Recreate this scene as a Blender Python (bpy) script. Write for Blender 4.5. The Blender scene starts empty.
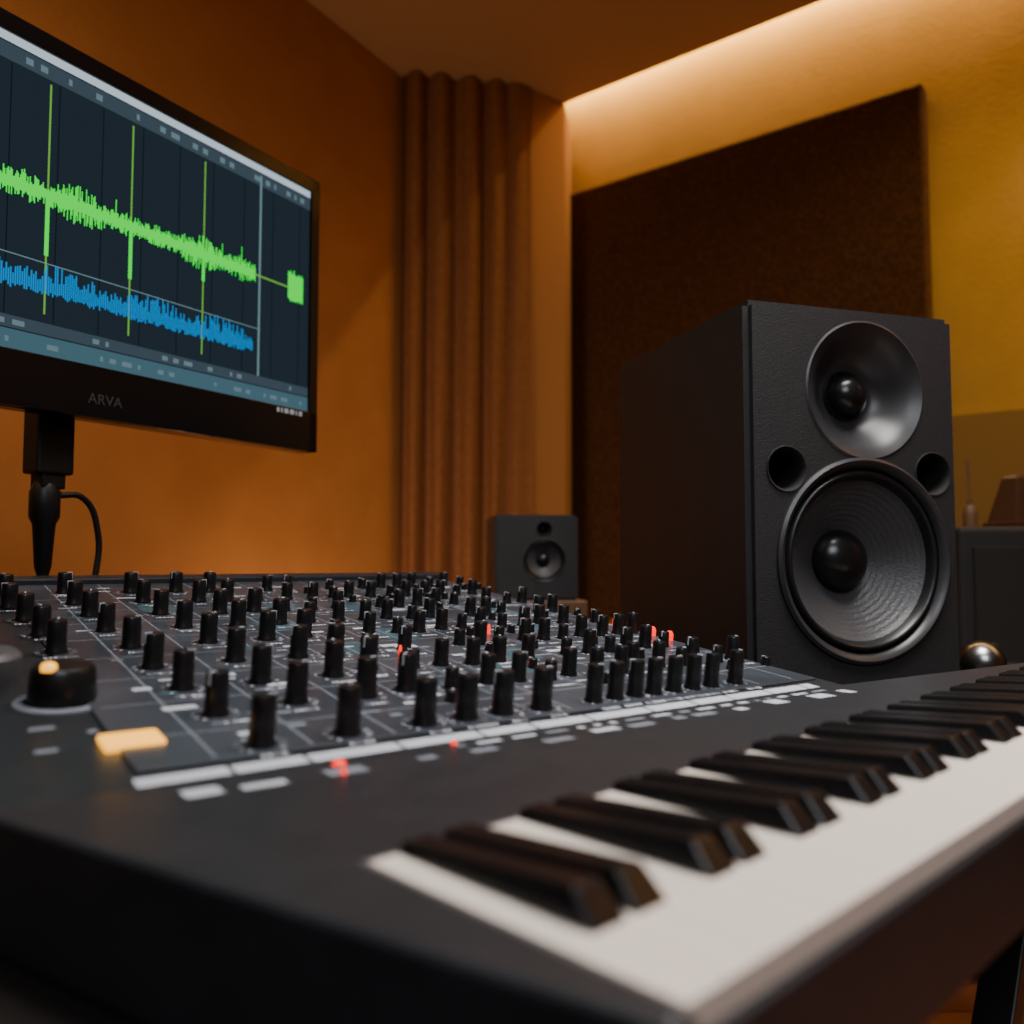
import bpy, bmesh, math, random
from mathutils import Matrix, Vector
random.seed(7)
H=0.125           # metres per layout unit on the console
ZK=0.80           # key-top height
CAMZ=ZK+H
scene=bpy.context.scene

# ---------------------------------------------------------------- materials
def mat(name,col,rough=0.5,metal=0.0,col2=None,nscale=20,bump=0.0,bscale=200,emit=None,estr=0,spec=0.5,detail=4,coat=0):
    m=bpy.data.materials.new(name); m.use_nodes=True
    nt=m.node_tree; b=nt.nodes['Principled BSDF']
    b.inputs['Base Color'].default_value=(*col,1)
    b.inputs['Roughness'].default_value=rough
    b.inputs['Metallic'].default_value=metal
    b.inputs['Specular IOR Level'].default_value=spec
    if coat: b.inputs['Coat Weight'].default_value=coat
    tc=nt.nodes.new('ShaderNodeTexCoord')
    if col2:
        n=nt.nodes.new('ShaderNodeTexNoise'); n.inputs['Scale'].default_value=nscale; n.inputs['Detail'].default_value=detail
        r=nt.nodes.new('ShaderNodeValToRGB'); r.color_ramp.elements[0].position=0.35; r.color_ramp.elements[1].position=0.68
        r.color_ramp.elements[0].color=(*col,1); r.color_ramp.elements[1].color=(*col2,1)
        nt.links.new(tc.outputs['Object'],n.inputs['Vector']); nt.links.new(n.outputs['Fac'],r.inputs['Fac'])
        nt.links.new(r.outputs['Color'],b.inputs['Base Color'])
    if bump:
        n2=nt.nodes.new('ShaderNodeTexNoise'); n2.inputs['Scale'].default_value=bscale; n2.inputs['Detail'].default_value=3
        bp=nt.nodes.new('ShaderNodeBump'); bp.inputs['Strength'].default_value=bump; bp.inputs['Distance'].default_value=0.004
        nt.links.new(tc.outputs['Object'],n2.inputs['Vector']); nt.links.new(n2.outputs['Fac'],bp.inputs['Height'])
        nt.links.new(bp.outputs['Normal'],b.inputs['Normal'])
    if emit:
        b.inputs['Emission Color'].default_value=(*emit,1); b.inputs['Emission Strength'].default_value=estr
    return m

M_orange=mat('orange_plaster',(0.45,0.200,0.070),0.88,col2=(0.50,0.230,0.084),nscale=6,bump=0.25,bscale=60,spec=0.25)
M_yellow=mat('golden_plaster',(0.46,0.285,0.075),0.88,col2=(0.52,0.32,0.088),nscale=5,bump=0.25,bscale=60,spec=0.25)
M_dado=mat('olive_wainscot',(0.25,0.155,0.045),0.8,bump=0.2)
M_ceil=mat('ceiling_paint',(0.50,0.30,0.16),0.9,bump=0.1,bscale=40)
M_curt=mat('brown_curtain_fabric',(0.23,0.105,0.050),0.95,col2=(0.27,0.125,0.060),nscale=40,bump=0.3,bscale=400,spec=0.15)
M_col=mat('pilaster_paint',(0.36,0.175,0.080),0.9,bump=0.2,bscale=80,spec=0.2)
M_felt=mat('acoustic_felt',(0.050,0.024,0.013),0.98,col2=(0.100,0.047,0.023),nscale=80,bump=0.9,bscale=160,spec=0.1)
M_spk=mat('speaker_vinyl',(0.020,0.020,0.022),0.46,col2=(0.027,0.027,0.029),nscale=300,bump=0.35,bscale=500)
M_spkgloss=mat('waveguide_plastic',(0.028,0.028,0.031),0.36)
M_rubber=mat('surround_rubber',(0.010,0.010,0.011),0.35)
M_cone=mat('woofer_cone',(0.060,0.060,0.065),0.38,bump=0.3,bscale=300)
M_cap=mat('dust_cap',(0.010,0.010,0.011),0.25)
M_dark=mat('port_black',(0.003,0.003,0.003),0.8)
M_chrome=mat('dark_chrome',(0.30,0.30,0.31),0.28,1.0)
M_body=mat('console_body',(0.019,0.021,0.025),0.38,col2=(0.024,0.026,0.031),nscale=30,bump=0.1,bscale=700)
M_panel=mat('console_panel',(0.034,0.041,0.052),0.30,col2=(0.064,0.074,0.090),nscale=9,bump=0.05)
M_knob=mat('knob_rubber',(0.009,0.009,0.010),0.32)
M_mark=mat('panel_print',(0.55,0.59,0.65),0.6)
M_mark2=mat('panel_print_dim',(0.19,0.21,0.25),0.6)
M_grey=mat('encoder_grey',(0.075,0.075,0.08),0.5)
M_teal=mat('panel_teal_field',(0.045,0.095,0.115),0.45)
M_led_r=mat('led_red',(0.5,0.02,0.01),0.4,emit=(1,0.03,0.01),estr=1.8)
M_led_o=mat('button_amber',(0.8,0.35,0.04),0.4,emit=(1.0,0.46,0.05),estr=1.9)
M_white=mat('ivory_key',(0.86,0.77,0.68),0.38,coat=0.1)
M_black=mat('ebony_key',(0.007,0.007,0.008),0.24)
M_desk=mat('desk_black_laminate',(0.012,0.010,0.009),0.6,spec=0.3)
M_metalblk=mat('black_metal',(0.012,0.012,0.012),0.4,0.3)
M_bezel=mat('monitor_bezel',(0.006,0.006,0.007),0.22)
M_wood=mat('riser_wood',(0.16,0.08,0.035),0.5)
M_amp=mat('amp_tolex',(0.016,0.015,0.014),0.7,bump=0.4,bscale=400)
M_ampgr=mat('amp_grille',(0.022,0.020,0.019),0.9,bump=0.8,bscale=600)

def floor_mat():
    m=bpy.data.materials.new('wood_floor'); m.use_nodes=True; nt=m.node_tree; b=nt.nodes['Principled BSDF']
    tc=nt.nodes.new('ShaderNodeTexCoord'); br=nt.nodes.new('ShaderNodeTexBrick')
    br.inputs['Scale'].default_value=1.0; br.inputs['Brick Width'].default_value=1.2; br.inputs['Row Height'].default_value=0.12
    br.inputs['Mortar Size'].default_value=0.003
    br.inputs['Color1'].default_value=(0.22,0.075,0.03,1); br.inputs['Color2'].default_value=(0.30,0.11,0.045,1); br.inputs['Mortar'].default_value=(0.03,0.01,0.005,1)
    nt.links.new(tc.outputs['Object'],br.inputs['Vector']); nt.links.new(br.outputs['Color'],b.inputs['Base Color'])
    b.inputs['Roughness'].default_value=0.35
    return m
M_floor=floor_mat()
def emis(name,col,s):
    m=bpy.data.materials.new(name); m.use_nodes=True; nt=m.node_tree; b=nt.nodes['Principled BSDF']
    b.inputs['Base Color'].default_value=(0,0,0,1); b.inputs['Roughness'].default_value=0.5; b.inputs['Specular IOR Level'].default_value=0.0
    b.inputs['Emission Color'].default_value=(*col,1); b.inputs['Emission Strength'].default_value=s
    return m
E_bg=emis('screen_background',(0.015,0.024,0.034),1.0)
E_grid=emis('screen_grid',(0.005,0.009,0.012),1.0)
E_bar=emis('screen_toolbar',(0.045,0.068,0.088),1.0)
E_top=emis('screen_titlebar',(0.50,0.60,0.68),1.1)
E_low=emis('screen_statusbar',(0.055,0.125,0.160),1.0)
E_green=emis('waveform_green',(0.012,0.98,0.040),1.15)
E_blue=emis('waveform_blue',(0.008,0.24,0.62),1.0)
E_yel=emis('playhead_lime',(0.18,0.52,0.06),0.9)
E_cy=emis('playhead_grey',(0.16,0.28,0.31),0.9)
E_dim=emis('screen_text_dim',(0.13,0.20,0.24),1.0)

# ---------------------------------------------------------------- helpers
def empty(name,loc):
    e=bpy.data.objects.new(name,None); e.empty_display_size=0.05; e.location=loc
    scene.collection.objects.link(e); return e
def finish(name,bm,mats,parent=None,M=None,bevel=0,seg=2,smooth=None):
    if M is not None: bmesh.ops.transform(bm,matrix=M,verts=bm.verts)
    bmesh.ops.recalc_face_normals(bm,faces=bm.faces)
    me=bpy.data.meshes.new(name); bm.to_mesh(me); bm.free()
    if not isinstance(mats,(list,tuple)): mats=[mats]
    for m in mats: me.materials.append(m)
    o=bpy.data.objects.new(name,me); scene.collection.objects.link(o)
    if parent is not None:
        o.parent=parent; o.matrix_parent_inverse=Matrix.Translation(parent.location).inverted()
    if smooth is not None:
        me.shade_smooth()
        try: me.set_sharp_from_angle(angle=math.radians(smooth))
        except Exception: pass
    if bevel:
        md=o.modifiers.new('bevel','BEVEL'); md.width=bevel; md.segments=seg; md.limit_method='ANGLE'; md.angle_limit=math.radians(40)
    return o
def box(bm,x0,x1,y0,y1,z0,z1,mi=0,M=None):
    vs=[bm.verts.new(p) for p in [(x0,y0,z0),(x1,y0,z0),(x1,y1,z0),(x0,y1,z0),(x0,y0,z1),(x1,y0,z1),(x1,y1,z1),(x0,y1,z1)]]
    if M is not None:
        for v in vs: v.co=M@v.co
    for f in [(0,3,2,1),(4,5,6,7),(0,1,5,4),(1,2,6,5),(2,3,7,6),(3,0,4,7)]:
        fc=bm.faces.new([vs[i] for i in f]); fc.material_index=mi
    return vs
def prism(bm,pts,z0,z1,mi=0):
    n=len(pts); z1s=z1 if isinstance(z1,(list,tuple)) else [z1]*n
    lo=[bm.verts.new((p[0],p[1],z0)) for p in pts]; hi=[bm.verts.new((p[0],p[1],z1s[i])) for i,p in enumerate(pts)]
    for fc in [bm.faces.new(lo[::-1]),bm.faces.new(hi)]+[bm.faces.new([lo[i],lo[(i+1)%n],hi[(i+1)%n],hi[i]]) for i in range(n)]:
        fc.material_index=mi
def lathe(bm,prof,seg=32,M=Matrix.Identity(4),mi=0):
    rings=[]
    for r,z in prof:
        if r<1e-6: rings.append([bm.verts.new(M@Vector((0,0,z)))])
        else: rings.append([bm.verts.new(M@Vector((r*math.cos(2*math.pi*i/seg),r*math.sin(2*math.pi*i/seg),z))) for i in range(seg)])
    for a,b in zip(rings,rings[1:]):
        for i in range(seg):
            j=(i+1)%seg
            if len(a)==1 and len(b)==1: continue
            if len(a)==1: f=bm.faces.new([a[0],b[i],b[j]])
            elif len(b)==1: f=bm.faces.new([a[i],a[j],b[0]])
            else: f=bm.faces.new([a[i],a[j],b[j],b[i]])
            f.material_index=mi
def quad(bm,x0,x1,y0,y1,z,mi=0):
    f=bm.faces.new([bm.verts.new(p) for p in [(x0,y0,z),(x1,y0,z),(x1,y1,z),(x0,y1,z)]]); f.material_index=mi
def tube(name,pts,r,m,parent=None):
    cu=bpy.data.curves.new(name,'CURVE'); cu.dimensions='3D'; cu.bevel_depth=r; cu.bevel_resolution=4; cu.resolution_u=16
    sp=cu.splines.new('BEZIER'); sp.bezier_points.add(len(pts)-1)
    for bp,p in zip(sp.bezier_points,pts):
        bp.co=p; bp.handle_left_type=bp.handle_right_type='AUTO'
    cu.use_fill_caps=True
    o=bpy.data.objects.new(name,cu); cu.materials.append(m); scene.collection.objects.link(o)
    if parent is not None:
        o.parent=parent; o.matrix_parent_inverse=Matrix.Translation(parent.location).inverted()
    return o
def plan(X,Y):   # console layout units -> world metres
    return ((0.682*X-0.731*Y)*H,(0.731*X+0.682*Y)*H)

# ---------------------------------------------------------------- room shell
def wallseg(name,p,q,thick,z0,z1,m):
    d=Vector((q[0]-p[0],q[1]-p[1])).normalized(); n=Vector((-d.y,d.x))*thick
    bm=bmesh.new(); prism(bm,[p,q,(q[0]+n.x,q[1]+n.y),(p[0]+n.x,p[1]+n.y)],z0,z1)
    return finish(name,bm,m)
corner=(-0.021,3.71)
LW=(-3.027,-1.5)
RW=(3.75,0.766)
wallseg('wall_left',LW,corner,0.1,0,3.0,M_orange)
wallseg('wall_right',corner,RW,0.1,0,3.0,M_yellow)
wallseg('wall_side',RW,(3.75,-1.5),0.1,0,3.0,M_orange)
wallseg('wall_rear',(3.75,-1.5),LW,0.1,0,3.0,M_orange)
bm=bmesh.new(); prism(bm,[LW,(3.75,-1.5),RW,corner],-0.1,0.0); finish('floor',bm,M_floor)
bm=bmesh.new(); prism(bm,[LW,(3.75,-1.5),RW,corner],3.0,3.1); finish('ceiling',bm,M_ceil)
def E(s): return (0.20+0.788*s,3.22-0.615*s)
def Wl(s,off=0.0): return (0.35+0.788*s-0.615*off,3.42-0.615*s-0.788*off)
bm=bmesh.new(); prism(bm,[LW,(3.75,-1.5),E(4.5),E(-0.32),(-0.16,3.46)],2.70,2.80); finish('ceiling_soffit',bm,M_ceil)
bm=bmesh.new(); prism(bm,[(0.066,3.11),(0.205,3.215),(0.250,3.470),(-0.01,3.67),(-0.02,3.5)],0,2.70); finish('pilaster',bm,M_col,bevel=0.004)
bm=bmesh.new(); prism(bm,[Wl(1.27,0.001),Wl(4.2,0.001),Wl(4.2,0.02),Wl(1.27,0.02)],0,1.37); finish('trim_1',bm,M_dado)
bm=bmesh.new(); prism(bm,[Wl(-0.09,0.002),Wl(1.25,0.002),Wl(1.25,0.07),Wl(-0.09,0.07)],0.70,2.43); finish('acoustic_panel',bm,M_felt,bevel=0.012)
# curtain
bm=bmesh.new(); N=300; p0=Vector((-0.404,3.00)); p1=Vector((0.064,3.085)); d=(p1-p0); L=d.length; dn=d.normalized(); nn=Vector((-dn.y,dn.x))
cols=[]
for i in range(N+1):
    t=i/N
    ph=t*2*math.pi*5.2+0.9*math.sin(t*7)
    w=0.026*math.sin(ph)+0.006*math.sin(2*ph+1)
    if t>0.72: w*=max(0.35,1-(t-0.72)*5)
    col=[]
    for k,z in enumerate([0.02,0.7,1.4,2.1,2.695]):
        ww=w*(1.1-0.06*k)
        pp=p0+d*t+nn*ww+dn*0.012*math.sin(ph*1+0.4*z)
        col.append(bm.verts.new((pp.x,pp.y,z)))
    cols.append(col)
for a,b in zip(cols,cols[1:]):
    for k in range(4): bm.faces.new([a[k],b[k],b[k+1],a[k+1]])
finish('curtain',bm,M_curt,smooth=60)

# ---------------------------------------------------------------- desk
desk=empty('studio_desk',(*plan(8,6),0.0))
bm=bmesh.new(); prism(bm,[plan(0.3,1.5),plan(14.5,1.5),plan(14.5,13),plan(0.3,13)],0.703,0.734); finish('top',bm,M_desk,desk,bevel=0.003)
def bar(p,q,w,name,m,parent):
    p=Vector(p);q=Vector(q); dd=q-p; Mx=Matrix.Translation(p)@dd.to_track_quat('Z','Y').to_matrix().to_4x4()
    bm=bmesh.new(); box(bm,-w/2,w/2,-w/2,w/2,0,dd.length,M=Mx); return finish(name,bm,m,parent,bevel=0.002)
i=1
for Y in (1.9,12.4):
    for (xa,xb) in ((9.2,4.2),(4.2,9.2)):
        a=plan(xa,Y+(0.25 if xa<xb else 0)); b=plan(xb,Y+(0.25 if xa<xb else 0))
        bar((*a,0.703),(*b,0.012),0.035,'leg_%d'%i,M_metalblk,desk); i+=1
    a=plan(3.8,Y);b=plan(9.6,Y); bar((*a,0.012),(*b,0.012),0.024,'foot_%d'%i,M_metalblk,desk)
a=plan(6.7,1.9); b=plan(6.7,12.4); bar((*a,0.36),(*b,0.36),0.03,'stretcher',M_metalblk,desk)

# ---------------------------------------------------------------- console frames
TH=math.atan(0.12)
O=plan(1.63,3.79)
MIX=Matrix.Translation((O[0],O[1],ZK))@Matrix.Rotation(math.radians(36.2),4,'Z')@Matrix.Rotation(TH,4,'X')@Matrix.Scale(H,4)
KEY=Matrix.Translation((0.393*H,1.975*H,ZK))@Matrix.Rotation(math.radians(43.8),4,'Z')@Matrix.Scale(H,4)
def kxy(t,s): v=KEY@Vector((t,s,0)); return (v.x,v.y)
def mxy(a,b): v=MIX@Vector((a,b,0)); return (v.x,v.y,v.z)
ZB=0.7345
con=empty('audio_mixing_console',(*mxy(2.5,3)[:2],ZB))
KEND=7.9; KL=1.26
pts=[kxy(-0.10,-0.045),kxy(0,-0.045),kxy(0,KL),kxy(KEND,KL),kxy(KEND,-0.045),kxy(KEND+0.3,-0.045),kxy(KEND+0.3,1.36),mxy(5.35,0)[:2],mxy(-0.58,0)[:2]]
bm=bmesh.new()
bk=[mxy(5.35,6.3),mxy(-1.2,6.3)]
lo=[bm.verts.new((p[0],p[1],ZB)) for p in pts]+[bm.verts.new((p[0],p[1],ZB)) for p in bk]
hi=[bm.verts.new((p[0],p[1],ZK)) for p in pts]+[bm.verts.new(p) for p in bk]
# outline order: 0..7, back-right(9), back-left(10), 8
order=[0,1,2,3,4,5,6,7,9,10,8]
bm.faces.new([hi[i] for i in range(9)]); bm.faces.new([hi[7],hi[9],hi[10],hi[8]])
bm.faces.new([lo[i] for i in order][::-1])
for a,b in zip(order,order[1:]+order[:1]): bm.faces.new([lo[a],lo[b],hi[b],hi[a]])
finish('housing',bm,M_body,con,bevel=0.004,seg=3)
bm=bmesh.new(); box(bm,0.05,5.25,0.16,6.1,0.003,0.02); finish('face_plate',bm,M_panel,con,MIX,bevel=0.001)
bm=bmesh.new(); box(bm,-1.15,5.33,6.05,6.28,0.0,0.09); finish('rear_ridge',bm,M_body,con,MIX,bevel=0.003)
row0=[.68,1.16,1.64,1.93,2.20,2.50,2.95,3.15,3.34,3.52,3.72,3.92,4.12,4.40]
rows=[0.27,0.95,1.55,2.15,2.8,3.45,4.1,4.75,5.4]
kb=bmesh.new(); mk=bmesh.new()
def knob(a,b,s=1.0,hgt=1.0):
    Mx=Matrix.Translation((a,b,0.02))
    ang=random.uniform(-2.2,2.2)
    Mx=Mx@Matrix.Rotation(ang,4,'Z')
    r=0.068*s; hh=0.265*hgt
    lathe(kb,[(r*1.12,0),(r*1.12,.015),(r*0.98,.03),(r*0.98,hh*.5),(r*0.94,hh*.95),(r*0.84,hh),(0,hh)],16,Mx,0)
    box(kb,-0.006,0.006,r*0.25,r*0.98,hh*0.7,hh+0.004,1,Mx)
def marks(a,b,s=1.0,lab=True):
    n=11
    for i in range(n):
        th=math.radians(225-27*i)
        r0=0.105*s; r1=0.135*s; w=0.008
        c,sn=math.cos(th),math.sin(th)
        vs=[(a+c*r0-sn*w,b+sn*r0+c*w),(a+c*r0+sn*w,b+sn*r0-c*w),(a+c*r1+sn*w,b+sn*r1-c*w),(a+c*r1-sn*w,b+sn*r1+c*w)]
        f=mk.faces.new([mk.verts.new((x,y,0.0225)) for x,y in vs]); f.material_index=random.choice([0,1])
    if lab:
        w=random.uniform(0.05,0.10)
        x=a-w
        while x<a+w:
            ww=random.uniform(0.012,0.03); quad(mk,x,x+ww,b-0.2,b-0.16,0.0225,random.choice([0,0,1])); x+=ww+0.01
for a in row0:
    knob(a,0.30+random.uniform(-.01,.01),1.0 if a<2.7 else 0.85,1.0 if a<2.7 else 0.95); marks(a,0.30,1.0 if a<2.7 else .7)
cl=[.15,.66,1.13,1.60,1.93,2.24,2.54,2.80,3.05,3.29,3.52,3.75,3.98,4.21,4.44,4.67,4.9,5.12]
for ri,b in enumerate(rows[1:]):
    for ci,a in enumerate(cl):
        if a<0.4 and b<2.6: continue
        if a>1.8 and random.random()<0.12: continue
        aa=a+random.uniform(-.03,.03)-(0.03*b if a<0.7 else 0); bb=b+random.uniform(-.05,.05)
        small=(a>2.0 and random.random()<0.45)
        bk=1-0.035*b
        knob(aa,bb,0.72 if small else (1.0 if a<2 else 0.85),(0.55 if small else (0.98 if a<2 else 0.80))*bk); marks(aa,bb,1.0 if a<2 else .75)
for b in rows[1:]:
    for a in cl[4:]:
        if random.random()<0.35:
            knob(a+0.11,b-0.3,0.55,0.28)
finish('knobs',kb,[M_knob,M_mark],con,MIX,smooth=35)
for a in [0.42,0.92,1.40,1.80,2.10,2.40,2.68,3.17,3.64,4.1,4.56,5.0]:
    quad(mk,a-0.007,a+0.007,0.2,6.0,0.0215,1)
for b in [0.62,1.25,1.85,2.48,3.13,3.78,4.4,5.05]:
    quad(mk,0.1,5.2,b-0.007,b+0.007,0.0216,1)
for _ in range(170):
    a=random.uniform(0.3,5.0); b=random.uniform(0.45,5.8); quad(mk,a,a+random.uniform(.06,.2),b,b+random.uniform(.03,.08),0.0218,random.choice([0,0,1,1,2]))
for _ in range(12):
    a=random.uniform(0.5,4.5); b=random.uniform(0.7,4.5); quad(mk,a,a+0.32,b,b+0.45,0.0212,2)
x=0.02
while x<5.0:
    w=random.choice([0.42,0.36,0.5])
    quad(mk,x,min(x+w,5.05),-0.01,0.105,0.006,0); x+=w+0.02
finish('panel_print',mk,[M_mark,M_mark2,M_teal],con,MIX)
FL=Matrix.Translation((O[0],O[1],ZK))@Matrix.Rotation(math.radians(36.2),4,'Z')@Matrix.Scale(H,4)
bm=bmesh.new()
a=0.15
while a<5.0:
    w=random.choice([0.10,0.16,0.2]); b=-0.32+random.uniform(-.03,.03)
    quad(bm,a,a+w,b,b+random.choice([.08,.13]),0.004,random.choice([0,1,1])); a+=w+random.choice([0.08,0.2,0.3])
a=1.6
while a<5.0:
    w=random.choice([0.05,0.1,0.16]); quad(bm,a,a+w,-0.15,-0.10,0.004,random.choice([0,1])); a+=w+0.08
finish('deck_print',bm,[M_mark,M_mark2],con,FL)
bm=bmesh.new()
for (a,b,s) in [(0.92,-0.12,.034),(1.62,-.06,.018),(0.86,-0.30,.016)]:
    lathe(bm,[(s,0),(s,.012),(s*.6,.022),(0,.024)],16,Matrix.Translation((a,b,0.0)))
finish('deck_leds',bm,M_led_r,con,FL,smooth=40)
bm=bmesh.new()
for (a,b,s) in [(1.80,0.62,.022),(5.20,1.75,.038),(5.2,1.98,.038),(5.12,2.15,.026),(5.18,2.5,.024),(4.4,0.72,.014),(3.1,1.3,.016),(3.6,2.5,.018),(2.35,1.9,.014)]:
    lathe(bm,[(s,0),(s,.06),(s*.6,.09),(0,.095)],16,Matrix.Translation((a,b,0.02)))
finish('leds',bm,M_led_r,con,MIX,smooth=40)
bm=bmesh.new(); K=Matrix.Translation((-0.06,1.50,0.0))
lathe(bm,[(0.25,0),(0.25,0.012),(0.20,0.02)],40,K,1)
lathe(bm,[(0.175,0.012),(0.18,0.05),(0.17,0.20),(0.15,0.225),(0,0.225)],40,K,0)
finish('jog_encoder',bm,[M_knob,M_mark2],con,MIX,smooth=35)
bm=bmesh.new(); lathe(bm,[(0.042,0),(0.042,.03),(.026,.045),(0,.045)],16,Matrix.Translation((-0.15,1.40,0.218))); finish('encoder_lamp',bm,M_led_o,con,MIX,smooth=40)
bm=bmesh.new(); K=Matrix.Translation((-0.44,1.78,0.0))
lathe(bm,[(0.19,0),(0.19,0.08),(0.2,0.12),(0.2,0.24),(0.17,0.27),(0,0.27)],40,K,0); finish('grey_encoder',bm,M_grey,con,MIX,smooth=35)
bm=bmesh.new(); box(bm,-0.02,0.27,0.50,0.72,0.0,0.04); finish('amber_button',bm,M_led_o,con,MIX,bevel=0.002)
bm=bmesh.new()
for (a,b,w) in [(-.03,.86,.05),(.05,.86,.04),(.12,.86,.06),(-.3,.62,.1),(-.28,1.0,.12),(.21,.86,.03)]:
    quad(bm,a,a+w,b,b+0.06,0.004,0)
finish('margin_print',bm,M_mark2,con,MIX)

# ---------------------------------------------------------------- keyboard
kbd=empty('piano_keyboard',(*kxy(3.5,0.5),ZB))
pitch=0.19
bm=bmesh.new(); n=int(KEND/pitch)
for i in range(n):
    box(bm,i*pitch+0.0015,(i+1)*pitch-0.0015,0.0,KL-0.005,-0.085,0.0)
finish('white_keys',bm,M_white,kbd,KEY,bevel=0.0003)
bm=bmesh.new()
blk=[k for k in range(1,60) if k%3!=0]
for k in blk:
    if k>=n: continue
    x=k*pitch; w=0.078; wt=0.060
    y0,y1=0.37,KL-0.005; zt=0.10
    vs=[bm.verts.new(p) for p in [(x-w,y0,0.0),(x+w,y0,0.0),(x+w,y1,0.0),(x-w,y1,0.0),(x-wt,y0+0.09,zt),(x+wt,y0+0.09,zt),(x+wt,y1,zt-0.06),(x-wt,y1,zt-0.06)]]
    for f in [(0,3,2,1),(4,5,6,7),(0,1,5,4),(1,2,6,5),(2,3,7,6),(3,0,4,7)]: bm.faces.new([vs[i] for i in f])
finish('black_keys',bm,M_black,kbd,KEY,bevel=0.0014,seg=3)
bm=bmesh.new(); box(bm,0.01,KEND-0.01,-0.02,KL-0.005,(ZB-ZK)/H,-0.09); finish('key_bed',bm,M_body,kbd,KEY,bevel=0.002)

# ---------------------------------------------------------------- speakers
def apply_boolean(o,cutters):
    for c in cutters:
        md=o.modifiers.new('b','BOOLEAN'); md.operation='DIFFERENCE'; md.object=c; md.solver='EXACT'
    bpy.context.view_layer.update()
    dg=bpy.context.evaluated_depsgraph_get(); me=bpy.data.meshes.new_from_object(o.evaluated_get(dg))
    o.modifiers.clear(); o.data=me
    for c in cutters: bpy.data.objects.remove(c,do_unlink=True)
def speaker(name,ox,oy,oz,ang,w,L,Hh,woof,tweet,ports):
    e=empty(name,(ox,oy,oz))
    S=Matrix.Translation((ox,oy,oz))@Matrix.Rotation(ang,4,'Z')
    bm=bmesh.new(); box(bm,0,w,0,L,0,Hh)
    bmesh.ops.bevel(bm,geom=[ed for ed in bm.edges],offset=0.009*w/0.35,segments=4,affect='EDGES')
    cab=finish('cabinet',bm,M_spk,e,S,smooth=30)
    def F(u,z): return S@Matrix.Translation((u,0,z))@Matrix.Rotation(math.pi/2,4,'X')
    cut=[]
    def cutter(u,z,r,dep):
        b=bmesh.new(); lathe(b,[(0,-dep),(r,-dep),(r,0.02),(0,0.02)],64,F(u,z)); cut.append(finish('c',b,M_dark))
    cutter(tweet[0],tweet[1],tweet[2]*0.99,0.06*w/.35); cutter(woof[0],woof[1],woof[2]*0.93,0.09*w/.35)
    for p in ports: cutter(p[0],p[1],p[2],0.12)
    apply_boolean(cab,cut)
    r=tweet[2]; b=bmesh.new(); Fm=F(tweet[0],tweet[1]); dep=0.045*w/.35
    prof=[(r*1.03,0.0005),(r*1.0,0.002)]
    for i in range(1,13):
        t=i/12; prof.append((r*(1.0-0.62*t**0.8),-dep*math.sin(t*math.pi/2)**1.3))
    prof+= [(r*0.37,-dep-0.002)]
    lathe(b,prof,64,Fm,0)
    tr=r*0.37
    lathe(b,[(tr*1.05,-dep),(tr*1.0,-dep+0.004),(tr*0.85,-dep+0.001)],40,Fm,1)
    lathe(b,[(tr*.85*math.cos(t*math.pi/16),-dep+0.001+tr*.75*math.sin(t*math.pi/16)) for t in range(0,9)],40,Fm,2)
    finish('tweeter_waveguide',b,[M_spkgloss,M_rubber,M_cap],e,smooth=50)
    R=woof[2]; b=bmesh.new(); Fm=F(woof[0],woof[1])
    k=R/0.148
    lathe(b,[(R*.90,-0.004*k),(R*.93,0.004*k),(R*.97,0.007*k),(R,0.004*k),(R*1.003,-0.001)],72,Fm,0)
    sur=[(R*.915,-0.012*k)]+[(R*(.905-.12*t/10),(-0.012+0.013*math.sin(t/10*math.pi))*k) for t in range(0,11)]
    lathe(b,[(R*.92,0.0)]+sur,72,Fm,1)
    cone=[]
    for i in range(0,41):
        t=i/40; rr=R*(.785-.48*t); zz=(-0.012-0.050*t**0.85)*k+0.0003*k*math.sin(t*60)
        cone.append((rr,zz))
    lathe(b,cone,72,Fm,2)
    rc=R*.315; zc=-0.062*k
    lathe(b,[(rc*math.cos(t*math.pi/20),zc+rc*0.72*math.sin(t*math.pi/20)) for t in range(0,11)],48,Fm,3)
    finish('woofer',b,[M_spkgloss,M_rubber,M_cone,M_cap],e,smooth=50)
    b=bmesh.new()
    for i,p in enumerate(ports):
        lathe(b,[(p[2]*1.12,0.0005),(p[2]*1.08,0.002),(p[2]*0.98,0.0),(p[2]*.9,-0.02),(p[2]*.88,-0.09),(0,-0.09)],32,F(p[0],p[1]),0)
    if ports: finish('bass_ports',b,[M_dark],e,smooth=50)
    else: b.free()
    return e
speaker('studio_monitor_speaker',0.321,1.15,0.7345,math.radians(17),0.356,0.43,0.551,
        (0.188,0.190,0.146),(0.194,0.433,0.098),[(0.060,0.316,0.029),(0.308,0.316,0.029)])
speaker('studio_monitor_speaker',-0.040,2.0,0.83,math.radians(8),0.20,0.20,0.202,
        (0.118,0.095,0.052),(0.118,0.168,0.018),[])
bm=bmesh.new(); box(bm,-0.02,0.22,-0.01,0.21,0,0.095,M=Matrix.Translation((-0.040,2.0,0.7345))@Matrix.Rotation(math.radians(8),4,'Z')); finish('speaker_riser',bm,M_wood,bevel=0.004)

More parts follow.
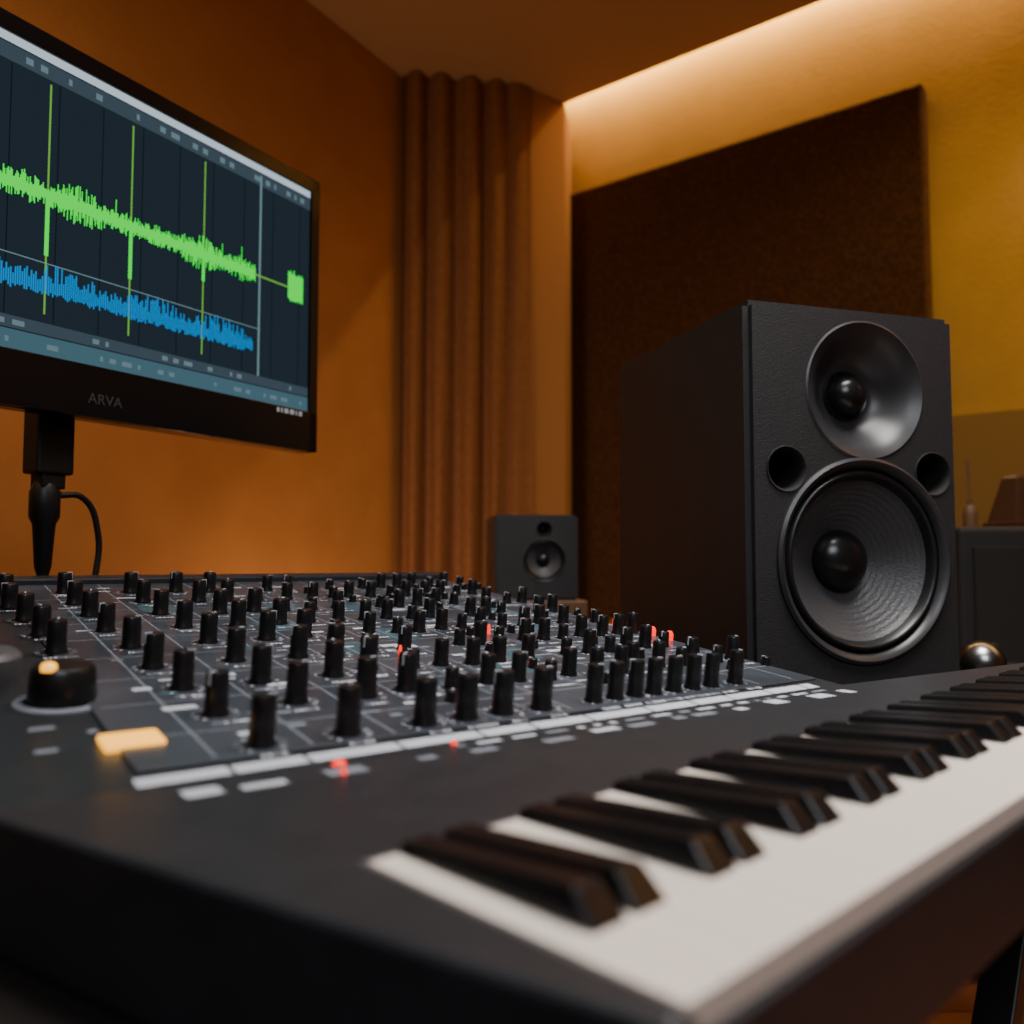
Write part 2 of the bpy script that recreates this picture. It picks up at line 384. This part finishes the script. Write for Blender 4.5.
# ---------------------------------------------------------------- computer monitor
mon=empty('computer_monitor',(-0.6,1.15,0.7345))
D=Matrix.Translation((-0.378,1.565,CAMZ))@Matrix.Rotation(math.radians(60),4,'Z')
SW=0.88
bm=bmesh.new(); box(bm,-SW-0.018,0.018,0.0,0.035,0.199,0.716); finish('housing',bm,M_bezel,mon,D,bevel=0.006,seg=3)
bm=bmesh.new()
for (x0,x1,z0,z1) in [(-SW-0.018,0.018,0.690,0.715),(-SW-0.018,0.018,0.200,0.274),(-0.004,0.0175,0.20,0.715),(-SW-0.0175,-SW+0.004,0.20,0.715)]:
    box(bm,x0,x1,-0.006,0.002,z0,z1)
finish('bezel',bm,M_bezel,mon,D,bevel=0.0015)
def scr(bm,x0,x1,z0,z1,y,mi=0):
    f=bm.faces.new([bm.verts.new(p) for p in [(x0,y,z0),(x1,y,z0),(x1,y,z1),(x0,y,z1)]]); f.material_index=mi
bm=bmesh.new(); scr(bm,-SW,0,0.27,0.692,-0.0008); finish('screen',bm,E_bg,mon,D)
bm=bmesh.new()
y=-0.0012
scr(bm,-SW,0,0.678,0.690,y,0)
scr(bm,-SW,0,0.654,0.676,y,1)
scr(bm,-SW,0,0.274,0.300,y,2)
scr(bm,-SW,0,0.302,0.318,y,1)
scr(bm,-SW,-.1216,0.399,0.4005,y-.0002,6)
for s in [x*0.066+0.03 for x in range(13)]: scr(bm,-s-.0008,-s+.0008,0.32,0.652,y+.0001,7)
for s in (0.505,0.378,0.2455,0.64,0.77): scr(bm,-s-.0013,-s+.0013,0.33,0.648,y-.0004,5)
scr(bm,-.1256-.0022,-.1256+.0022,0.318,0.672,y-.0004,6)
s=0.136
while s<SW-0.01:
    w=0.0016
    env=0.35+0.65*abs(math.sin(s*31)*math.cos(s*13.3))
    hi=random.uniform(.001,.026)*env+0.005; lo=random.uniform(.001,.024)*env+0.005
    if random.random()<0.02: lo+=0.03
    if random.random()<0.02: hi+=0.022
    scr(bm,-s-w*.55,-s+w*.55,0.494-lo,0.494+hi,y-.0006,3); s+=w
for s0,l in ((0.505,.08),(0.378,.075),(0.2455,.04)): scr(bm,-s0-.003,-s0+.003,0.49-l,0.49,y-.0006,3)
scr(bm,-.136,-.055,0.492,0.495,y-.0006,5)
x=-.058
while x<-.022:
    scr(bm,x,x+.0028,0.474-random.uniform(0,.006),0.518+random.uniform(0,.010),y-.0006,3); x+=.0027
s=0.14
while s<SW-0.01:
    w=0.003
    hi=random.uniform(.002,.030)*(0.4+0.6*abs(math.sin(s*23)))+0.004
    scr(bm,-s-w*.40,-s+w*.40,0.364-random.uniform(.002,.010),0.368+hi,y-.0006,4); s+=w
for z0,z1 in ((0.660,0.669),(0.306,0.313),(0.283,0.290)):
    s=0.02
    while s<SW-0.02:
        w=random.choice([.005,.010,.016])
        if random.random()<.5: scr(bm,-s-w,-s,z0,z1,y-.0004,8)
        s+=w+.010
finish('screen_display',bm,[E_top,E_bar,E_low,E_green,E_blue,E_yel,E_cy,E_grid,E_dim],mon,D)
def text(name,body,size,Mx,m,parent):
    cu=bpy.data.curves.new(name,'FONT'); cu.body=body; cu.size=size; cu.extrude=0.0003; cu.align_x='CENTER'
    o=bpy.data.objects.new(name,cu); cu.materials.append(m); scene.collection.objects.link(o)
    o.matrix_world=Mx; o.parent=parent; o.matrix_parent_inverse=Matrix.Translation(parent.location).inverted(); return o
M_logo=mat('bezel_lettering',(0.05,0.045,0.045),0.5)
text('bezel_lettering','ARVA',0.021,D@Matrix.Translation((-0.415,-0.0065,0.220))@Matrix.Rotation(math.pi/2,4,'X'),M_logo,mon)
bm=bmesh.new(); x=-0.085
for w in (.006,.004,.010,.010,.004,.008):
    scr(bm,x,x+w,0.262,0.270,-0.0065); x+=w+.004
finish('button_labels',bm,M_mark,mon,D)
sx,sy=-0.458,0.055
bm=bmesh.new()
box(bm,sx-0.027,sx+0.027,0.036,0.075,0.120,0.40)
finish('neck',bm,M_metalblk,mon,D,bevel=0.004)
bm=bmesh.new()
box(bm,sx-0.017,sx+0.017,0.040,0.070,0.10,0.125)
lathe(bm,[(0.014,0.11),(0.020,0.095),(0.020,0.06),(0.015,0.05),(0.011,-0.01),(0.008,-0.02),(0.008,-0.185),(0,-0.185)],24,Matrix.Translation((sx-0.004,0.055,0)))
finish('post',bm,M_metalblk,mon,D,bevel=0.002,smooth=40)
bm=bmesh.new(); box(bm,sx-0.11,sx+0.11,0.012,0.12,0.7346-CAMZ,0.7346-CAMZ+0.012); finish('base',bm,M_metalblk,mon,D,bevel=0.004)
pp=[D@Vector(p) for p in [(sx+0.012,0.05,0.092),(sx+0.05,0.05,0.090),(sx+0.075,0.05,0.04),(sx+0.072,0.05,-0.03),(sx+0.06,0.05,-0.12),(sx+0.055,0.08,-0.180)]]
tube('video_cable',pp,0.0045,M_rubber,mon)

# ---------------------------------------------------------------- right-hand cabinet and objects
amp=empty('guitar_amplifier',(1.25,2.0,0))
A=Matrix.Translation((1.000,1.9,0))@Matrix.Rotation(math.radians(-8),4,'Z')
bm=bmesh.new(); box(bm,0,0.52,0.012,0.3,0.02,1.0); finish('cabinet',bm,M_amp,amp,A,bevel=0.012,seg=3)
bm=bmesh.new(); box(bm,0.03,0.49,0.0,0.014,0.06,0.955); finish('grille',bm,M_ampgr,amp,A,bevel=0.003)
bm=bmesh.new()
for x in (0.05,0.47):
    for yy in (0.05,0.26): lathe(bm,[(0,0),(0.02,0),(0.02,0.02),(0,0.02)],16,A@Matrix.Translation((x,yy,0)))
finish('feet',bm,M_rubber,amp,smooth=40)
met=empty('metronome',(1.175,1.99,1.0))
Mm=Matrix.Translation((1.185,1.99,1.0005))@Matrix.Rotation(math.radians(20),4,'Z')
bm=bmesh.new(); vs=[]
for z,w,dp in ((0,.060,.045),(0.012,.060,.045),(0.0121,.052,.04),(0.115,.024,.02),(0.125,.016,.014)):
    vs.append([bm.verts.new((x*w,y*dp,z)) for x,y in ((-1,-1),(1,-1),(1,1),(-1,1))])
for a,b in zip(vs,vs[1:]):
    for i in range(4): bm.faces.new([a[i],a[(i+1)%4],b[(i+1)%4],b[i]])
bm.faces.new(vs[0][::-1]); bm.faces.new(vs[-1])
finish('case',bm,mat('metronome_walnut',(0.07,0.03,0.015),0.4),met,Mm,bevel=0.001)
bm=bmesh.new(); box(bm,-0.002,0.002,-0.043,-0.040,0.02,0.115); box(bm,-0.008,0.008,-0.046,-0.038,0.075,0.09); finish('pendulum',bm,M_chrome,met,Mm)
bot=empty('reed_diffuser',(1.05,1.965,1.0))
bm=bmesh.new(); lathe(bm,[(0,0),(0.015,0),(0.016,0.03),(0.013,0.045),(0.006,0.052),(0.006,0.065),(0,0.065)],24,Matrix.Translation((1.060,1.965,1.0005))); finish('bottle',bm,M_wood,bot,smooth=40)
bm=bmesh.new()
for dx,dy in ((-0.006,0),(0.003,0.006)):
    p=Vector((1.060,1.965,1.06)); q=p+Vector((dx,dy,0.10)); dd=q-p
    lathe(bm,[(0,0),(0.0018,0),(0.0018,dd.length),(0,dd.length)],8,Matrix.Translation(p)@dd.to_track_quat('Z','Y').to_matrix().to_4x4())
finish('reeds',bm,M_wood,bot)
mic=empty('microphone',(0.725,1.3,0.7345))
Q=Matrix.Translation((0.712,1.30,0.7690))@Matrix.Rotation(math.radians(-35),4,'Z')@Matrix.Rotation(math.radians(-88),4,'X')
bm=bmesh.new()
lathe(bm,[(0.033*math.sin(t*math.pi/20),-0.033*math.cos(t*math.pi/20)) for t in range(0,17)],32,Q,0)
lathe(bm,[(0.0335,-0.004),(0.0342,0),(0.0335,0.004)],32,Q,1)
lathe(bm,[(0.026,0.02),(0.024,0.03),(0.018,0.09),(0.013,0.16),(0,0.16)],32,Q,1)
finish('grille_and_body',bm,[M_chrome,M_metalblk],mic,smooth=50)

# ---------------------------------------------------------------- lights
def area(name,loc,target,sx,sy,power,col,spread=None):
    l=bpy.data.lights.new(name,'AREA'); l.shape='RECTANGLE'; l.size=sx; l.size_y=sy; l.energy=power; l.color=col
    if spread: l.spread=math.radians(spread)
    o=bpy.data.objects.new(name,l); scene.collection.objects.link(o); o.location=loc
    dd=Vector(target)-Vector(loc); o.rotation_euler=dd.to_track_quat('-Z','Y').to_euler(); return o
# cove strip high in the recess, just off the wall, shining down it
c=Wl(2.0,0.06)
l=bpy.data.lights.new('cove_light','AREA'); l.shape='RECTANGLE'; l.size=4.4; l.size_y=0.03; l.energy=46; l.color=(1.0,0.68,0.29)
o=bpy.data.objects.new('cove_light',l); scene.collection.objects.link(o); o.location=(c[0],c[1],2.94)
zdir=-Vector((0.615*0.6,0.788*0.6,-1.0)).normalized(); xdir=Vector((0.788,-0.615,0)); ydir=zdir.cross(xdir)
o.rotation_euler=Matrix((xdir,ydir,zdir)).transposed().to_euler()
area('ceiling_softbox',(0.55,0.75,2.66),(0.45,0.85,0.8),0.9,0.7,19,(1.0,0.95,0.91),95)
area('cool_fill',(0.3,-0.9,2.3),(0.45,1.0,0.8),1.0,0.8,5,(0.88,0.94,1.0),90)  # added cool fill behind the camera to lift the console, not a room lamp
area('wall_fill',(-1.15,0.9,1.9),(-0.85,2.3,1.15),0.4,0.3,6.5,(1.0,0.68,0.40),130)  # added warm fill out of view, brightens the left wall; no fixture there
area('bounce_fill',(-0.5,2.2,0.35),(-0.25,2.9,1.6),0.3,0.2,5,(1.0,0.62,0.36))  # added fill aimed upward, stands in for light bounced onto the ceiling
def spot(name,loc,target,power,col,ang,blend=1.0,rad=0.08):
    l=bpy.data.lights.new(name,'SPOT'); l.energy=power; l.color=col; l.spot_size=math.radians(ang); l.spot_blend=blend; l.shadow_soft_size=rad
    o=bpy.data.objects.new(name,l); scene.collection.objects.link(o); o.location=loc
    dd=Vector(target)-Vector(loc); o.rotation_euler=dd.to_track_quat('-Z','Y').to_euler(); return o
spot('accent_spot',(1.7,1.2,2.5),(1.42,2.55,1.62),62,(1.0,0.66,0.20),62)
w=bpy.data.worlds.new('world'); scene.world=w; w.use_nodes=True
w.node_tree.nodes['Background'].inputs['Color'].default_value=(1.0,0.6,0.3,1); w.node_tree.nodes['Background'].inputs['Strength'].default_value=0.05

# ---------------------------------------------------------------- camera
cd=bpy.data.cameras.new('camera'); cam=bpy.data.objects.new('camera',cd); scene.collection.objects.link(cam); scene.camera=cam
cd.sensor_width=36; cd.lens=29.9; cd.clip_start=0.02
cam.location=(0,0,CAMZ); cam.rotation_euler=(math.radians(90+3.23),0,0)
cd.dof.use_dof=True; cd.dof.focus_distance=1.0; cd.dof.aperture_fstop=3.3
